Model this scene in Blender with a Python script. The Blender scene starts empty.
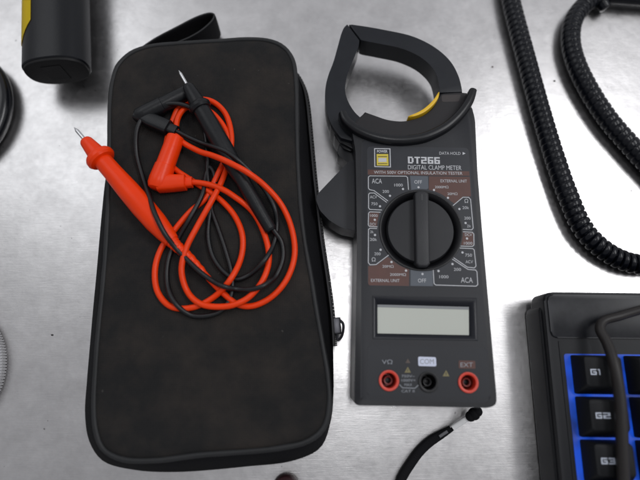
import bpy, bmesh, math, random
from mathutils import Vector, noise
random.seed(4)
S = bpy.context.scene
C = S.collection
MM = 0.001
R = math.radians

# ---------------------------------------------------------------- camera
F, TILT, H = 480.0, R(14), 283.0          # focal length in px of a 640 wide frame, tilt from straight down, height in mm
cd = bpy.data.cameras.new('camera'); cam = bpy.data.objects.new('camera', cd); C.objects.link(cam)
cam.location = (0, 0, H*MM); cam.rotation_euler = (TILT, 0, 0)
cd.sensor_width = 36; cd.lens = 27.0; cd.clip_start = 0.01; cd.clip_end = 50
cd.dof.use_dof = True; cd.dof.focus_distance = 0.272; cd.dof.aperture_fstop = 3.8
S.camera = cam
# ---------------------------------------------------------------- light
W = bpy.data.worlds.new("World"); S.world = W; W.use_nodes = True
wn = W.node_tree; wn.nodes.clear()
wo = wn.nodes.new('ShaderNodeOutputWorld'); wb = wn.nodes.new('ShaderNodeBackground')
tc = wn.nodes.new('ShaderNodeTexCoord'); no = wn.nodes.new('ShaderNodeTexNoise'); no.inputs['Scale'].default_value = 1.7
no.inputs['Detail'].default_value = 2
dp = wn.nodes.new('ShaderNodeVectorMath'); dp.operation = 'DOT_PRODUCT'; dp.inputs[1].default_value = (0.20, 0.45, 0.0)
ad = wn.nodes.new('ShaderNodeMath'); ad.operation = 'MULTIPLY_ADD'; ad.inputs[1].default_value = 0.8
cr = wn.nodes.new('ShaderNodeValToRGB')
cr.color_ramp.elements[0].position = 0.22; cr.color_ramp.elements[0].color = (0.47, 0.475, 0.50, 1)
cr.color_ramp.elements[1].position = 0.72; cr.color_ramp.elements[1].color = (0.80, 0.81, 0.85, 1)
wn.links.new(tc.outputs['Generated'], no.inputs['Vector']); wn.links.new(tc.outputs['Generated'], dp.inputs[0])
wn.links.new(no.outputs['Fac'], ad.inputs[0]); wn.links.new(dp.outputs['Value'], ad.inputs[2])
wn.links.new(ad.outputs[0], cr.inputs[0]); wn.links.new(cr.outputs[0], wb.inputs[0]); wn.links.new(wb.outputs[0], wo.inputs[0])
wb.inputs[1].default_value = 0.61
def area(name, loc, target, sx, sy, power, col, spread=180):
    l = bpy.data.lights.new(name, 'AREA'); l.shape = 'RECTANGLE'; l.size = sx; l.size_y = sy; l.energy = power; l.color = col
    l.spread = R(spread)
    o = bpy.data.objects.new(name, l); C.objects.link(o); o.location = loc
    o.rotation_euler = (Vector(target)-Vector(loc)).to_track_quat('-Z', 'Y').to_euler()
    return o
area('ceiling_tube_light', (0.99, 0.36, 1.5), (0.2, 0.1, 0), 1.10, 0.36, 9.5, (0.98, 0.985, 1.0))
area('ceiling_panel_light', (-1.0, 0.95, 1.5), (0, 0.1, 0), 1.0, 0.9, 3.6, (0.95, 0.975, 1.0))
area('ceiling_strip_light', (0.085, 0.15, 1.5), (0.085, 0.15, 0), 0.13, 0.36, 2.2, (0.98, 0.985, 1.0))
S.view_settings.view_transform = 'Standard'; S.view_settings.look = 'None'; S.view_settings.exposure = 0.0; S.view_settings.gamma = 1

# ---------------------------------------------------------------- helpers
def P(px, py, z=0.0):
    """point (mm) at height z above the table seen at that spot of the 640x480 photograph"""
    a = (px-320)/F; b = (240-py)/F
    dx, dy, dz = a, math.sin(TILT)+b*math.cos(TILT), -math.cos(TILT)+b*math.sin(TILT)
    k = (H-z)/-dz
    return Vector((dx*k, dy*k, z))
def mat(name, col, rough=0.5, metal=0.0, bump=0.0, bscale=600, var=0.0, vscale=60, col2=None, spec=0.5, emit=None, es=1.0, coat=0.0):
    m = bpy.data.materials.new(name); m.use_nodes = True
    nt = m.node_tree; b = nt.nodes['Principled BSDF']
    b.inputs['Base Color'].default_value = (*col, 1); b.inputs['Roughness'].default_value = rough; b.inputs['Metallic'].default_value = metal
    b.inputs['Specular IOR Level'].default_value = spec; b.inputs['Coat Weight'].default_value = coat; b.inputs['Coat Roughness'].default_value = 0.15
    t = nt.nodes.new('ShaderNodeTexCoord')
    if var or col2:
        n = nt.nodes.new('ShaderNodeTexNoise'); n.inputs['Scale'].default_value = vscale; n.inputs['Detail'].default_value = 6
        n.inputs['Roughness'].default_value = 0.62
        nt.links.new(t.outputs['Object'], n.inputs['Vector'])
        r = nt.nodes.new('ShaderNodeValToRGB'); c2 = col2 or tuple(c*(1+var) for c in col)
        r.color_ramp.elements[0].position = 0.38; r.color_ramp.elements[0].color = (*col, 1)
        r.color_ramp.elements[1].position = 0.74; r.color_ramp.elements[1].color = (*c2, 1)
        nt.links.new(n.outputs['Fac'], r.inputs[0]); nt.links.new(r.outputs[0], b.inputs['Base Color'])
        mr = nt.nodes.new('ShaderNodeMapRange'); mr.inputs['To Min'].default_value = rough-0.07; mr.inputs['To Max'].default_value = min(1, rough+0.1)
        nt.links.new(n.outputs['Fac'], mr.inputs['Value']); nt.links.new(mr.outputs[0], b.inputs['Roughness'])
    if bump:
        n2 = nt.nodes.new('ShaderNodeTexNoise'); n2.inputs['Scale'].default_value = bscale; n2.inputs['Detail'].default_value = 3
        nt.links.new(t.outputs['Object'], n2.inputs['Vector'])
        bp = nt.nodes.new('ShaderNodeBump'); bp.inputs['Strength'].default_value = bump; bp.inputs['Distance'].default_value = 0.0004
        nt.links.new(n2.outputs['Fac'], bp.inputs['Height']); nt.links.new(bp.outputs[0], b.inputs['Normal'])
    if emit:
        b.inputs['Emission Color'].default_value = (*emit, 1); b.inputs['Emission Strength'].default_value = es
    return m

def smooth(me, ang=35):
    bm = bmesh.new(); bm.from_mesh(me)
    for f in bm.faces: f.smooth = True
    for e in bm.edges:
        if len(e.link_faces) == 2 and e.calc_face_angle(0) > R(ang): e.smooth = False
    bm.to_mesh(me); bm.free()
def obj(name, bm, m, parent=None, ang=35, recalc=True):
    if recalc: bmesh.ops.recalc_face_normals(bm, faces=bm.faces)
    for v in bm.verts: v.co *= MM
    me = bpy.data.meshes.new(name); bm.to_mesh(me); bm.free(); smooth(me, ang)
    me.materials.append(m)
    o = bpy.data.objects.new(name, me); C.objects.link(o)
    if parent:
        o.parent = parent
        if parent.type == 'EMPTY': o.location = -parent.location
    return o
def thing(name, label, cat, loc, group=None):
    o = bpy.data.objects.new(name, None); C.objects.link(o); o.location = Vector(loc)*MM; o.empty_display_size = 0.02
    o['label'] = label; o['category'] = cat
    if group: o['group'] = group
    return o
def catmull(pts, n=8, closed=False):
    pts = [Vector(p) for p in pts]; N = len(pts); out = []
    for i in range(N if closed else N-1):
        if closed: p0, p1, p2, p3 = pts[i-1], pts[i], pts[(i+1) % N], pts[(i+2) % N]
        else:
            p1, p2 = pts[i], pts[i+1]
            p0 = pts[i-1] if i else p1*2-p2
            p3 = pts[i+2] if i+2 < N else p2*2-p1
        # centripetal parameterisation
        t0 = 0; t1 = t0+max((p1-p0).length, 1e-4)**.5; t2 = t1+max((p2-p1).length, 1e-4)**.5; t3 = t2+max((p3-p2).length, 1e-4)**.5
        for k in range(n):
            t = t1+(t2-t1)*k/n
            A1 = p0*((t1-t)/(t1-t0))+p1*((t-t0)/(t1-t0)); A2 = p1*((t2-t)/(t2-t1))+p2*((t-t1)/(t2-t1)); A3 = p2*((t3-t)/(t3-t2))+p3*((t-t2)/(t3-t2))
            B1 = A1*((t2-t)/(t2-t0))+A2*((t-t0)/(t2-t0)); B2 = A2*((t3-t)/(t3-t1))+A3*((t-t1)/(t3-t1))
            out.append(B1*((t2-t)/(t2-t1))+B2*((t-t1)/(t2-t1)))
    if not closed: out.append(pts[-1])
    return out
def resample(pts, n, closed=False):
    L = [0]; q = pts+[pts[0]] if closed else pts
    for a, b in zip(q, q[1:]): L.append(L[-1]+(b-a).length)
    out = []; j = 0
    for i in range(n):
        s = L[-1]*i/(n if closed else n-1)
        while j < len(L)-2 and L[j+1] < s: j += 1
        u = (s-L[j])/max(1e-9, L[j+1]-L[j]); out.append(q[j].lerp(q[j+1], min(1, u)))
    return out
def sweep(bm, path, a, b=None, seg=12, closed=False, up=None, power=2.0, caps=True):
    """tube along path; a, b half sizes (number or function of 0..1); up fixes the section upright"""
    n = len(path); rings = []
    fa = a if callable(a) else (lambda t: a)
    fb = (b if callable(b) else (lambda t: b)) if b is not None else fa
    prev = None
    for i, p in enumerate(path):
        if closed: t = (path[(i+1) % n]-path[i-1])
        else: t = path[min(i+1, n-1)]-path[max(i-1, 0)]
        t.normalize()
        if up is not None: s = t.cross(up).normalized(); u = s.cross(t).normalized()
        else:
            if prev is None: prev = Vector((0, 0, 1)) if abs(t.z) < .9 else Vector((1, 0, 0))
            u = (prev-t*prev.dot(t)).normalized(); s = t.cross(u); prev = u
        k = i/max(1, n-1); ring = []
        for j in range(seg):
            w = 2*math.pi*j/seg; c_, s_ = math.cos(w), math.sin(w)
            x = math.copysign(abs(c_)**(2/power), c_)*fa(k); y = math.copysign(abs(s_)**(2/power), s_)*fb(k)
            ring.append(bm.verts.new(p+s*x+u*y))
        rings.append(ring)
    for i in range(n if closed else n-1):
        r0, r1 = rings[i], rings[(i+1) % n]
        for j in range(seg): bm.faces.new((r0[j], r0[(j+1) % seg], r1[(j+1) % seg], r1[j]))
    if not closed and caps: bm.faces.new(rings[0][::-1]); bm.faces.new(rings[-1])
def lathe(bm, p0, p1, prof, seg=28, flat=1.0, caps=True):
    """prof: (distance along axis in mm or 0..1 of the axis, radius)"""
    p0, p1 = Vector(p0), Vector(p1); ax = (p1-p0); L = ax.length; ax.normalize()
    u = Vector((0, 0, 1)) if abs(ax.z) < .9 else Vector((0, 1, 0))
    u = (u-ax*u.dot(ax)).normalized(); s = ax.cross(u); rings = []
    for t, r in prof:
        c = p0+ax*(t*L); rings.append([bm.verts.new(c+s*(math.cos(2*math.pi*j/seg)*r)+u*(math.sin(2*math.pi*j/seg)*r*flat)) for j in range(seg)])
    for r0, r1 in zip(rings, rings[1:]):
        for j in range(seg): bm.faces.new((r0[j], r0[(j+1) % seg], r1[(j+1) % seg], r1[j]))
    if caps: bm.faces.new(rings[0][::-1]); bm.faces.new(rings[-1])
def prism(bm, pts, z0, z1, bev=0.0, seg=3, both=False):
    """solid with an xy outline (mm), bevelled top rim (and bottom rim)"""
    bot = [bm.verts.new((p[0], p[1], z0)) for p in pts]; top = [bm.verts.new((p[0], p[1], z1)) for p in pts]
    n = len(pts); fb = bm.faces.new(bot[::-1]); ft = bm.faces.new(top)
    for i in range(n): bm.faces.new((bot[i], bot[(i+1) % n], top[(i+1) % n], top[i]))
    if bev:
        es = list(ft.edges)+(list(fb.edges) if both else [])
        bmesh.ops.bevel(bm, geom=es, offset=bev, segments=seg, profile=0.5, affect='EDGES', clamp_overlap=True)
def rounded(pts, r, n=5):
    """round the corners of an xy outline"""
    out = []; N = len(pts)
    for i in range(N):
        p = Vector(pts[i][:2]); a = Vector(pts[i-1][:2])-p; b = Vector(pts[(i+1) % N][:2])-p
        d = min(r, a.length*.45, b.length*.45); A = p+a.normalized()*d; B = p+b.normalized()*d
        for k in range(n+1):
            t = k/n; out.append(A*(1-t)**2+p*2*t*(1-t)+B*t*t)
    return out
def box(bm, c, sx, sy, sz, rot=0.0, bev=0.0):
    ca, sa = math.cos(rot), math.sin(rot)
    pts = [(c[0]+x*ca-y*sa, c[1]+x*sa+y*ca) for x, y in ((-sx/2, -sy/2), (sx/2, -sy/2), (sx/2, sy/2), (-sx/2, sy/2))]
    prism(bm, pts, c[2]-sz/2, c[2]+sz/2, bev)
def PX(pts, z): return [P(x, y, z) for x, y in pts]
def cut(o, cutters):
    """subtract solids (bmesh in mm) from an object"""
    for cb in cutters:
        bmesh.ops.recalc_face_normals(cb, faces=cb.faces)
        for v in cb.verts: v.co *= MM
        me = bpy.data.meshes.new('cutter'); cb.to_mesh(me); cb.free()
        c = bpy.data.objects.new('cutter', me); C.objects.link(c)
        md = o.modifiers.new('cut', 'BOOLEAN'); md.operation = 'DIFFERENCE'; md.object = c; md.solver = 'EXACT'
        mw = o.matrix_world.copy(); par = o.parent; loc = o.location.copy()
        o.parent = None; o.location = (0, 0, 0)
        bpy.context.view_layer.update()
        dg = bpy.context.evaluated_depsgraph_get()
        nm = bpy.data.meshes.new_from_object(o.evaluated_get(dg)); nm.name = o.name
        o.modifiers.clear(); old = o.data; o.data = nm; bpy.data.meshes.remove(old)
        o.parent = par; o.location = loc
        bpy.data.objects.remove(c); bpy.data.meshes.remove(me)
        smooth(o.data)
_gc = {}
def glyphs(s, bold):
    if (s, bold) in _gc: return _gc[(s, bold)]
    cu = bpy.data.curves.new('t', 'FONT'); cu.body = s; cu.size = 1; cu.offset = bold; cu.resolution_u = 3
    o = bpy.data.objects.new('t', cu); C.objects.link(o); bpy.context.view_layer.update()
    me = bpy.data.meshes.new_from_object(o.evaluated_get(bpy.context.evaluated_depsgraph_get()))
    vs = [v.co.copy() for v in me.vertices]; fs = [tuple(p.vertices) for p in me.polygons]
    bpy.data.objects.remove(o); bpy.data.curves.remove(cu); bpy.data.meshes.remove(me)
    x0 = min(v.x for v in vs); x1 = max(v.x for v in vs); y1 = max(v.y for v in vs)
    vs = [((v.x-x0)/(x1-x0), v.y/y1) for v in vs]
    _gc[(s, bold)] = (vs, fs); return vs, fs
def text(bm, s, x0, x1, y, h, z, dy=0.0, bold=0.0, lean=0.03):
    """flat lettering lying on a face at height z, from x0 to x1, baseline y, cap height h"""
    vs, fs = glyphs(s, bold)
    V = []
    for u, v in vs:
        V.append(bm.verts.new(P(x0+(x1-x0)*u-lean*h*v, y+dy*u-h*v, z)))
    for f in fs:
        try: bm.faces.new([V[i] for i in f])
        except ValueError: pass
BLOCK = {'D': ('111110', '110011', '110011', '110011', '111110'), 'T': ('111111', '001100', '001100', '001100', '001100'),
         '2': ('111111', '000011', '111111', '110000', '111111'), '6': ('111111', '110000', '111111', '110011', '111111'),
         'G': ('11111', '10000', '10111', '10001', '11111'), '1': ('110', '010', '010', '010', '010'), '3': ('11111', '00001', '01111', '00001', '11111')}
def block(bm, word, at, gap=1.0):
    """square block lettering, cell by cell; at(x, y) gives the point of a cell corner"""
    x0 = 0.0
    for ch in word:
        g = BLOCK[ch]; cache = {}
        def vv(i, j):
            if (i, j) not in cache: cache[(i, j)] = bm.verts.new(at(x0+i, 5-j))
            return cache[(i, j)]
        for j, row in enumerate(g):
            for i, c in enumerate(row):
                if c == '1': bm.faces.new((vv(i, j+1), vv(i+1, j+1), vv(i+1, j), vv(i, j)))
        x0 += len(g[0])+gap
    return x0-gap
def flat(bm, pts, z): bm.faces.new([bm.verts.new(p) for p in PX(pts, z)])
def dot(bm, x, y, r, z, n=14):
    c = P(x, y, z); bm.faces.new([bm.verts.new(c+Vector((math.cos(2*math.pi*k/n), math.sin(2*math.pi*k/n), 0))*r) for k in range(n)])
def line(bm, pts, z, w=0.42, closed=False):
    p = PX(pts, z); n = len(p); L = []
    for i in range(n):
        if closed: a, b = p[i-1], p[(i+1) % n]
        else: a, b = p[max(0, i-1)], p[min(n-1, i+1)]
        d1 = (p[i]-a).normalized() if (p[i]-a).length > 1e-6 else (b-p[i]).normalized()
        d2 = (b-p[i]).normalized() if (b-p[i]).length > 1e-6 else d1
        t = (d1+d2).normalized(); s = Vector((-t.y, t.x, 0)); k = 1/max(.5, s.dot(Vector((-d1.y, d1.x, 0))))
        L.append((bm.verts.new(p[i]+s*w/2*k), bm.verts.new(p[i]-s*w/2*k)))
    for i in range(n if closed else n-1):
        a, b = L[i], L[(i+1) % n]; bm.faces.new((a[0], a[1], b[1], b[0]))
NB = bmesh.new

# ---------------------------------------------------------------- materials
def table_mat():
    m = bpy.data.materials.new('worn_steel'); m.use_nodes = True; nt = m.node_tree; L = nt.links; b = nt.nodes['Principled BSDF']
    b.inputs['Metallic'].default_value = 1.0
    t = nt.nodes.new('ShaderNodeTexCoord')
    def noi(scale, det, rgh, vec=None, dist=0.0):
        n = nt.nodes.new('ShaderNodeTexNoise'); n.inputs['Scale'].default_value = scale; n.inputs['Detail'].default_value = det
        n.inputs['Roughness'].default_value = rgh; n.inputs['Distortion'].default_value = dist
        L.new(vec or t.outputs['Object'], n.inputs['Vector']); return n.outputs['Fac']
    def mp(sc, rot=0):
        k = nt.nodes.new('ShaderNodeMapping'); k.inputs['Scale'].default_value = sc; k.inputs['Rotation'].default_value = (0, 0, rot)
        L.new(t.outputs['Object'], k.inputs['Vector']); return k.outputs[0]
    def ramp(f, p0, c0, p1, c1):
        r = nt.nodes.new('ShaderNodeValToRGB'); e = r.color_ramp.elements
        e[0].position = p0; e[0].color = (c0, c0, c0, 1); e[1].position = p1; e[1].color = (c1, c1, c1, 1); L.new(f, r.inputs[0]); return r.outputs[0]
    def mul(a, bb, op='MULTIPLY'):
        k = nt.nodes.new('ShaderNodeMath'); k.operation = op; L.new(a, k.inputs[0])
        if isinstance(bb, float): k.inputs[1].default_value = bb
        else: L.new(bb, k.inputs[1])
        return k.outputs[0]
    cloud = ramp(noi(14, 7, .62, dist=.6), .3, .88, .72, 1.0)
    mott = ramp(noi(85, 6, .7), .3, .84, .7, 1.0)
    grain = ramp(noi(1, 3, .7, mp((160, 1900, 1), R(3))), .3, .955, .7, 1.0)
    specks = ramp(noi(260, 2, .4), .76, 1.0, .79, .5)
    v = mul(mul(mul(cloud, mott), grain), specks)
    mx = nt.nodes.new('ShaderNodeMix'); mx.data_type = 'RGBA'; mx.inputs[6].default_value = (0, 0, 0, 1); mx.inputs[7].default_value = (0.80, 0.785, 0.785, 1)
    L.new(v, mx.inputs[0]); L.new(mx.outputs[2], b.inputs['Base Color'])
    r1 = ramp(noi(26, 8, .68, dist=.8), .3, .25, .72, .34); r2 = ramp(noi(300, 4, .6), .3, -.0, .7, .06)
    r3 = ramp(noi(1, 4, .75, mp((14, 420, 1), R(-32))), .60, 0.0, .74, .07)
    L.new(mul(mul(r1, r2, 'ADD'), r3, 'ADD'), b.inputs['Roughness'])
    bp = nt.nodes.new('ShaderNodeBump'); bp.inputs['Strength'].default_value = .35; bp.inputs['Distance'].default_value = 0.00025
    hh = mul(mul(noi(120, 5, .6), 1.0), mul(noi(1, 2, .6, mp((110, 1500, 1), R(3))), .30), 'ADD')
    L.new(hh, bp.inputs['Height']); L.new(bp.outputs[0], b.inputs['Normal'])
    return m
def fabric_mat():
    m = mat('case_fabric', (0.0180, 0.0178, 0.0182), 0.9, 0, 0, col2=(0.0380, 0.0325, 0.0290), vscale=40, spec=0.15)
    nt = m.node_tree; L = nt.links; b = nt.nodes['Principled BSDF']; t = nt.nodes.new('ShaderNodeTexCoord')
    w1 = nt.nodes.new('ShaderNodeTexWave'); w1.inputs['Scale'].default_value = 330; w1.bands_direction = 'X'; w1.inputs['Distortion'].default_value = 1.2
    w2 = nt.nodes.new('ShaderNodeTexWave'); w2.inputs['Scale'].default_value = 330; w2.bands_direction = 'Y'; w2.inputs['Distortion'].default_value = 1.2
    n = nt.nodes.new('ShaderNodeTexNoise'); n.inputs['Scale'].default_value = 700
    for q in (w1, w2, n): L.new(t.outputs['Object'], q.inputs['Vector'])
    a = nt.nodes.new('ShaderNodeMath'); a.operation = 'MULTIPLY'; L.new(w1.outputs['Fac'], a.inputs[0]); L.new(w2.outputs['Fac'], a.inputs[1])
    a2 = nt.nodes.new('ShaderNodeMath'); a2.operation = 'ADD'; L.new(a.outputs[0], a2.inputs[0]); L.new(n.outputs['Fac'], a2.inputs[1])
    bp = nt.nodes.new('ShaderNodeBump'); bp.inputs['Strength'].default_value = .6; bp.inputs['Distance'].default_value = 0.0003
    L.new(a2.outputs[0], bp.inputs['Height']); L.new(bp.outputs[0], b.inputs['Normal'])
    # pale lint and dust specks
    d = nt.nodes.new('ShaderNodeTexNoise'); d.inputs['Scale'].default_value = 230; d.inputs['Detail'].default_value = 2
    L.new(t.outputs['Object'], d.inputs['Vector'])
    r = nt.nodes.new('ShaderNodeValToRGB'); r.color_ramp.elements[0].position = .745; r.color_ramp.elements[1].position = .83
    r.color_ramp.elements[1].color = (.7, .7, .7, 1)
    L.new(d.outputs['Fac'], r.inputs[0])
    mx = nt.nodes.new('ShaderNodeMix'); mx.data_type = 'RGBA'; mx.inputs[7].default_value = (.10, .095, .09, 1)
    src = b.inputs['Base Color'].links[0].from_socket
    L.new(r.outputs[0], mx.inputs[0]); L.new(src, mx.inputs[6]); L.new(mx.outputs[2], b.inputs['Base Color'])
    return m
M_table = table_mat(); M_fabric = fabric_mat()
M_gusset = mat('gusset_fabric', (0.0066, 0.0066, 0.0078), .85, bump=.5, bscale=900, var=.4, spec=0.15)
M_piping = mat('piping_vinyl', (0.0180, 0.0186, 0.0198), .5, bump=.2, bscale=300, var=.35, spec=0.3)
M_zip = mat('zipper_tape', (0.0048, 0.0048, 0.0060), .55)
M_zmetal = mat('dark_zinc', (.10, .10, .11), .35, .8)
M_plastic = mat('meter_plastic', (0.0200, 0.0210, 0.0250), .42, bump=.07, bscale=1500, var=.15, vscale=90, spec=0.3)
M_jaw = mat('jaw_plastic', (0.0110, 0.0125, 0.0165), .36, bump=.06, bscale=1300, var=.2, vscale=70, spec=0.3)
M_guard = mat('guard_plastic', (.0065, .0070, .0090), .30, spec=.4, bump=.03, bscale=900, var=.2)
M_base = mat('jaw_base_plastic', (0.0174, 0.0161, 0.0180), .46, bump=.06, bscale=1300, var=.2, spec=0.28)
M_rust = mat('brown_smudge', (.075, .040, .032), .6, var=.3)
M_black = mat('black_plastic', (0.0063, 0.0063, 0.0077), .38, bump=.12, bscale=1200, spec=0.35)
M_dial = mat('dial_plastic', (0.0180, 0.0186, 0.0216), .45, bump=.07, bscale=1500, var=.12, spec=0.3)
M_label = mat('label_grey', (0.0280, 0.0300, 0.0360), .38, var=.12, vscale=120, spec=0.3)
M_label2 = mat('label_blue_grey', (0.0680, 0.0800, 0.1000), .4, var=.1)
M_brown = mat('label_brown', (0.1000, 0.0480, 0.0400), .42, var=.18, vscale=150, spec=0.3)
M_white = mat('print_white', (0.5270, 0.5355, 0.5610), .5)
M_grey = mat('print_grey', (0.2720, 0.2880, 0.3200), .5)
M_yel = mat('print_yellow', (.62, .50, .05), .5)
M_yelr = mat('yellow_rubber', (.85, .52, .02), .45)
M_tri = mat('print_ochre', (.20, .17, .07), .5)
M_com = mat('print_lavender', (.60, .64, .78), .45)
M_lcd = mat('lcd_glass', (.50, .52, .465), .35, spec=.4, coat=1.0)
M_lcd.node_tree.nodes['Principled BSDF'].inputs['Coat Roughness'].default_value = .04
M_lcdr = mat('lcd_recess', (.007, .008, .013), .28, spec=.35)
M_redj = mat('red_jack', (.62, .045, .022), .36, bump=.1)
M_sock = mat('dark_red_socket', (.16, .012, .008), .4)
M_brass = mat('dull_brass', (.20, .12, .08), .35, .9)
M_red = mat('red_pvc', (.88, .050, .002), .34, spec=.28, bump=.12, bscale=500, var=-.1, vscale=120)
M_redp = mat('red_moulding', (.90, .048, .002), .30, spec=.28, bump=.15, bscale=500, var=-.1, vscale=90)
M_blk = mat('black_pvc', (.0042, .0046, .0060), .42, bump=.12, bscale=500)
M_blkp = mat('black_moulding', (.0055, .0060, .0075), .36, bump=.15, bscale=500, var=.3, vscale=300, spec=0.35)
M_steel = mat('bright_steel', (.75, .75, .76), .22, 1)
M_coil = mat('coil_pvc', (.0028, .0036, .0068), .24, spec=.32, bump=.1, bscale=400)
M_tool = mat('tool_black', (0.0050, 0.0058, 0.0080), .33, bump=.12, bscale=700, spec=0.3)
M_toole = mat('tool_end', (0.0070, 0.0070, 0.0077), .55, bump=.3, bscale=900, spec=0.25)
M_toolY = mat('tool_yellow', (.95, .72, .0), .4)
M_kb = mat('keyboard_plastic', (0.0102, 0.0108, 0.0132), .46, bump=.08, bscale=1600, var=.25, spec=0.25)
M_kbgl = mat('keyboard_gloss', (0.0063, 0.0070, 0.0098), .34, col2=(.020, .021, .026), spec=0.35, vscale=90)
M_key = mat('keycap', (0.0088, 0.0094, 0.0110), .55, bump=.1, bscale=1500, spec=0.22)
M_keyl = mat('key_legend', (.45, .48, .55), .5, emit=(.6, .7, .9), es=.08)
M_led = mat('blue_backlight', (.004, .02, .09), .5, emit=(.004, .085, .72), es=.62, col2=(.02, .02, .10), vscale=60)
_nt = M_led.node_tree; _n = _nt.nodes.new('ShaderNodeTexNoise'); _n.inputs['Scale'].default_value = 75; _t = _nt.nodes.new('ShaderNodeTexCoord')
_r = _nt.nodes.new('ShaderNodeMapRange'); _r.inputs['From Min'].default_value = .35; _r.inputs['From Max'].default_value = .65; _r.inputs['To Min'].default_value = .18; _r.inputs['To Max'].default_value = .70
_nt.links.new(_t.outputs['Object'], _n.inputs['Vector']); _nt.links.new(_n.outputs['Fac'], _r.inputs['Value']); _nt.links.new(_r.outputs[0], _nt.nodes['Principled BSDF'].inputs['Emission Strength'])
M_cable = mat('grey_black_cable', (0.0200, 0.0175, 0.0170), .42, bump=.1, bscale=500, spec=0.3)
M_strap = mat('strap_weave', (0.0042, 0.0042, 0.0056), .8, bump=.6, bscale=1300, spec=0.2)
M_greyr = mat('grey_mesh', (.46, .46, .47), .75, bump=.3, bscale=400)
M_dred = mat('dark_red_plastic', (.022, .002, .004), .5, spec=.25)

# ---------------------------------------------------------------- table
bm = NB(); n = 40
box(bm, (60, 260, -10), 1900, 1500, 20, 0, 0)
tb = obj('tabletop', bm, M_table); tb['kind'] = 'structure'

# ---------------------------------------------------------------- carrying case
CT = [(111,103),(113.5,82),(119,66),(131,54.5),(148,48),(179,44.5),(220,42),(242,40.5),(267,41.5),(283,48),(292,60),(295.5,83),(296.5,125),(297.5,165),
      (300,206),(304,241),(311,280),(316,311),(322,345),(327,375),(328.5,404),(323,427),(308,440),(280,447),(247,450.5),(200,454),(154,459.5),(122,458),
      (104,448),(97,430),(95,405),(96.5,370),(100.5,320),(104.5,280),(108,230),(110,177),(110.5,140)]
CM = [(120,122),(121,100),(127,84),(140,72),(155,66),(182,63),(220,60.5),(245,59),(268,60),(284,65),(295,75),(303,90),(306,102),(310,140),(313,173),(317,210),
      (320.5,240),(326.5,280),(331,315),(333,345),(333.5,367),(333.5,395),(331,420),(321,447),(294,460.5),(247,466.5),(177,472),(135,470),(103,461),(89.5,442),
      (85,415),(87,380),(89,356),(93,310),(96.5,273),(102,211),(106,176),(113,145)]
NR = 220
ringT = resample(catmull(PX(CT, 27), 8, True), NR, True)
ringM = resample(catmull(PX(CM, 14), 8, True), NR, True)
k0 = min(range(NR), key=lambda i: (Vector(ringM[i][:2])-Vector(ringT[0][:2])).length); ringM = ringM[k0:]+ringM[:k0]
cen = sum(ringT, Vector())/NR
def sc(ring, s, z, inset=None):
    c = sum(ring, Vector())/len(ring)
    return [Vector((c.x+(p.x-c.x)*s, c.y+(p.y-c.y)*(1-(1-s)*.5), z)) for p in ring]
def loft(bm, rings, cap0=True):
    VR = [[bm.verts.new(p) for p in r] for r in rings]; n = len(VR[0])
    for a, b in zip(VR, VR[1:]):
        for j in range(n): bm.faces.new((a[j], a[(j+1) % n], b[(j+1) % n], b[j]))
    if cap0: bm.faces.new(VR[0][::-1])
    return VR
case = thing('carrying_case', 'black zipped fabric carrying case lying flat under the tangled test leads', 'case', (cen.x, cen.y, 0))
bm = NB()
mid2 = [a.lerp(b, .55) for a, b in zip(ringM, ringT)]
for i, p in enumerate(mid2): p.z = 21
lo = [Vector((p.x, p.y, 7)) for p in sc(ringM, .985, 7)]
VR = loft(bm, [sc(ringM, .95, 0.0), sc(ringM, .965, 1.2), lo, ringM, mid2, [Vector((p.x, p.y, 26)) for p in ringT]])
bm.faces.new(VR[-1])
obj('side_gusset', bm, M_gusset, case, 60)
# padded top panel, slightly dented
bm = NB(); rings = []
prof = [(1.0, 26.2), (.985, 28.0), (.965, 29.1), (.93, 29.9), (.88, 30.3), (.80, 30.6), (.70, 30.7), (.60, 30.8), (.48, 30.8), (.36, 30.8), (.24, 30.8), (.12, 30.8)]
for s, z in prof:
    r = []
    for p in ringT:
        x = cen.x+(p.x-cen.x)*s; y = cen.y+(p.y-cen.y)*(1-(1-s)*(1.0 if s < .9 else .62))
        if s < .9:
            y = cen.y+(p.y-cen.y)*(s+.038*(s/.9))
        amp = min(1, (1-s)/.12)
        nz = noise.noise(Vector((x*.022, y*.022, 1.7)))*1.1+noise.noise(Vector((x*.07, y*.07, 4.2)))*.35
        r.append(Vector((x, y, z+nz*amp)))
    rings.append(r)
VR = loft(bm, rings, False); bm.faces.new(VR[-1])
tp = obj('top_panel', bm, M_fabric, case, 60)
# piping round both seams
bm = NB(); sweep(bm, [Vector((p.x, p.y, 27.2+.3*noise.noise(Vector((p.x*.05, p.y*.05, 0))))) for p in sc(ringT, 1.004, 27)], lambda t: 1.5+.18*noise.noise(Vector((t*60, 0, 0))), seg=10, closed=True)
obj('piping', bm, M_piping, case, 60)
bm = NB(); sweep(bm, sc(ringM, .972, 2.4), 1.5, seg=8, closed=True)
obj('piping', bm, M_piping, case, 60)
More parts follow.
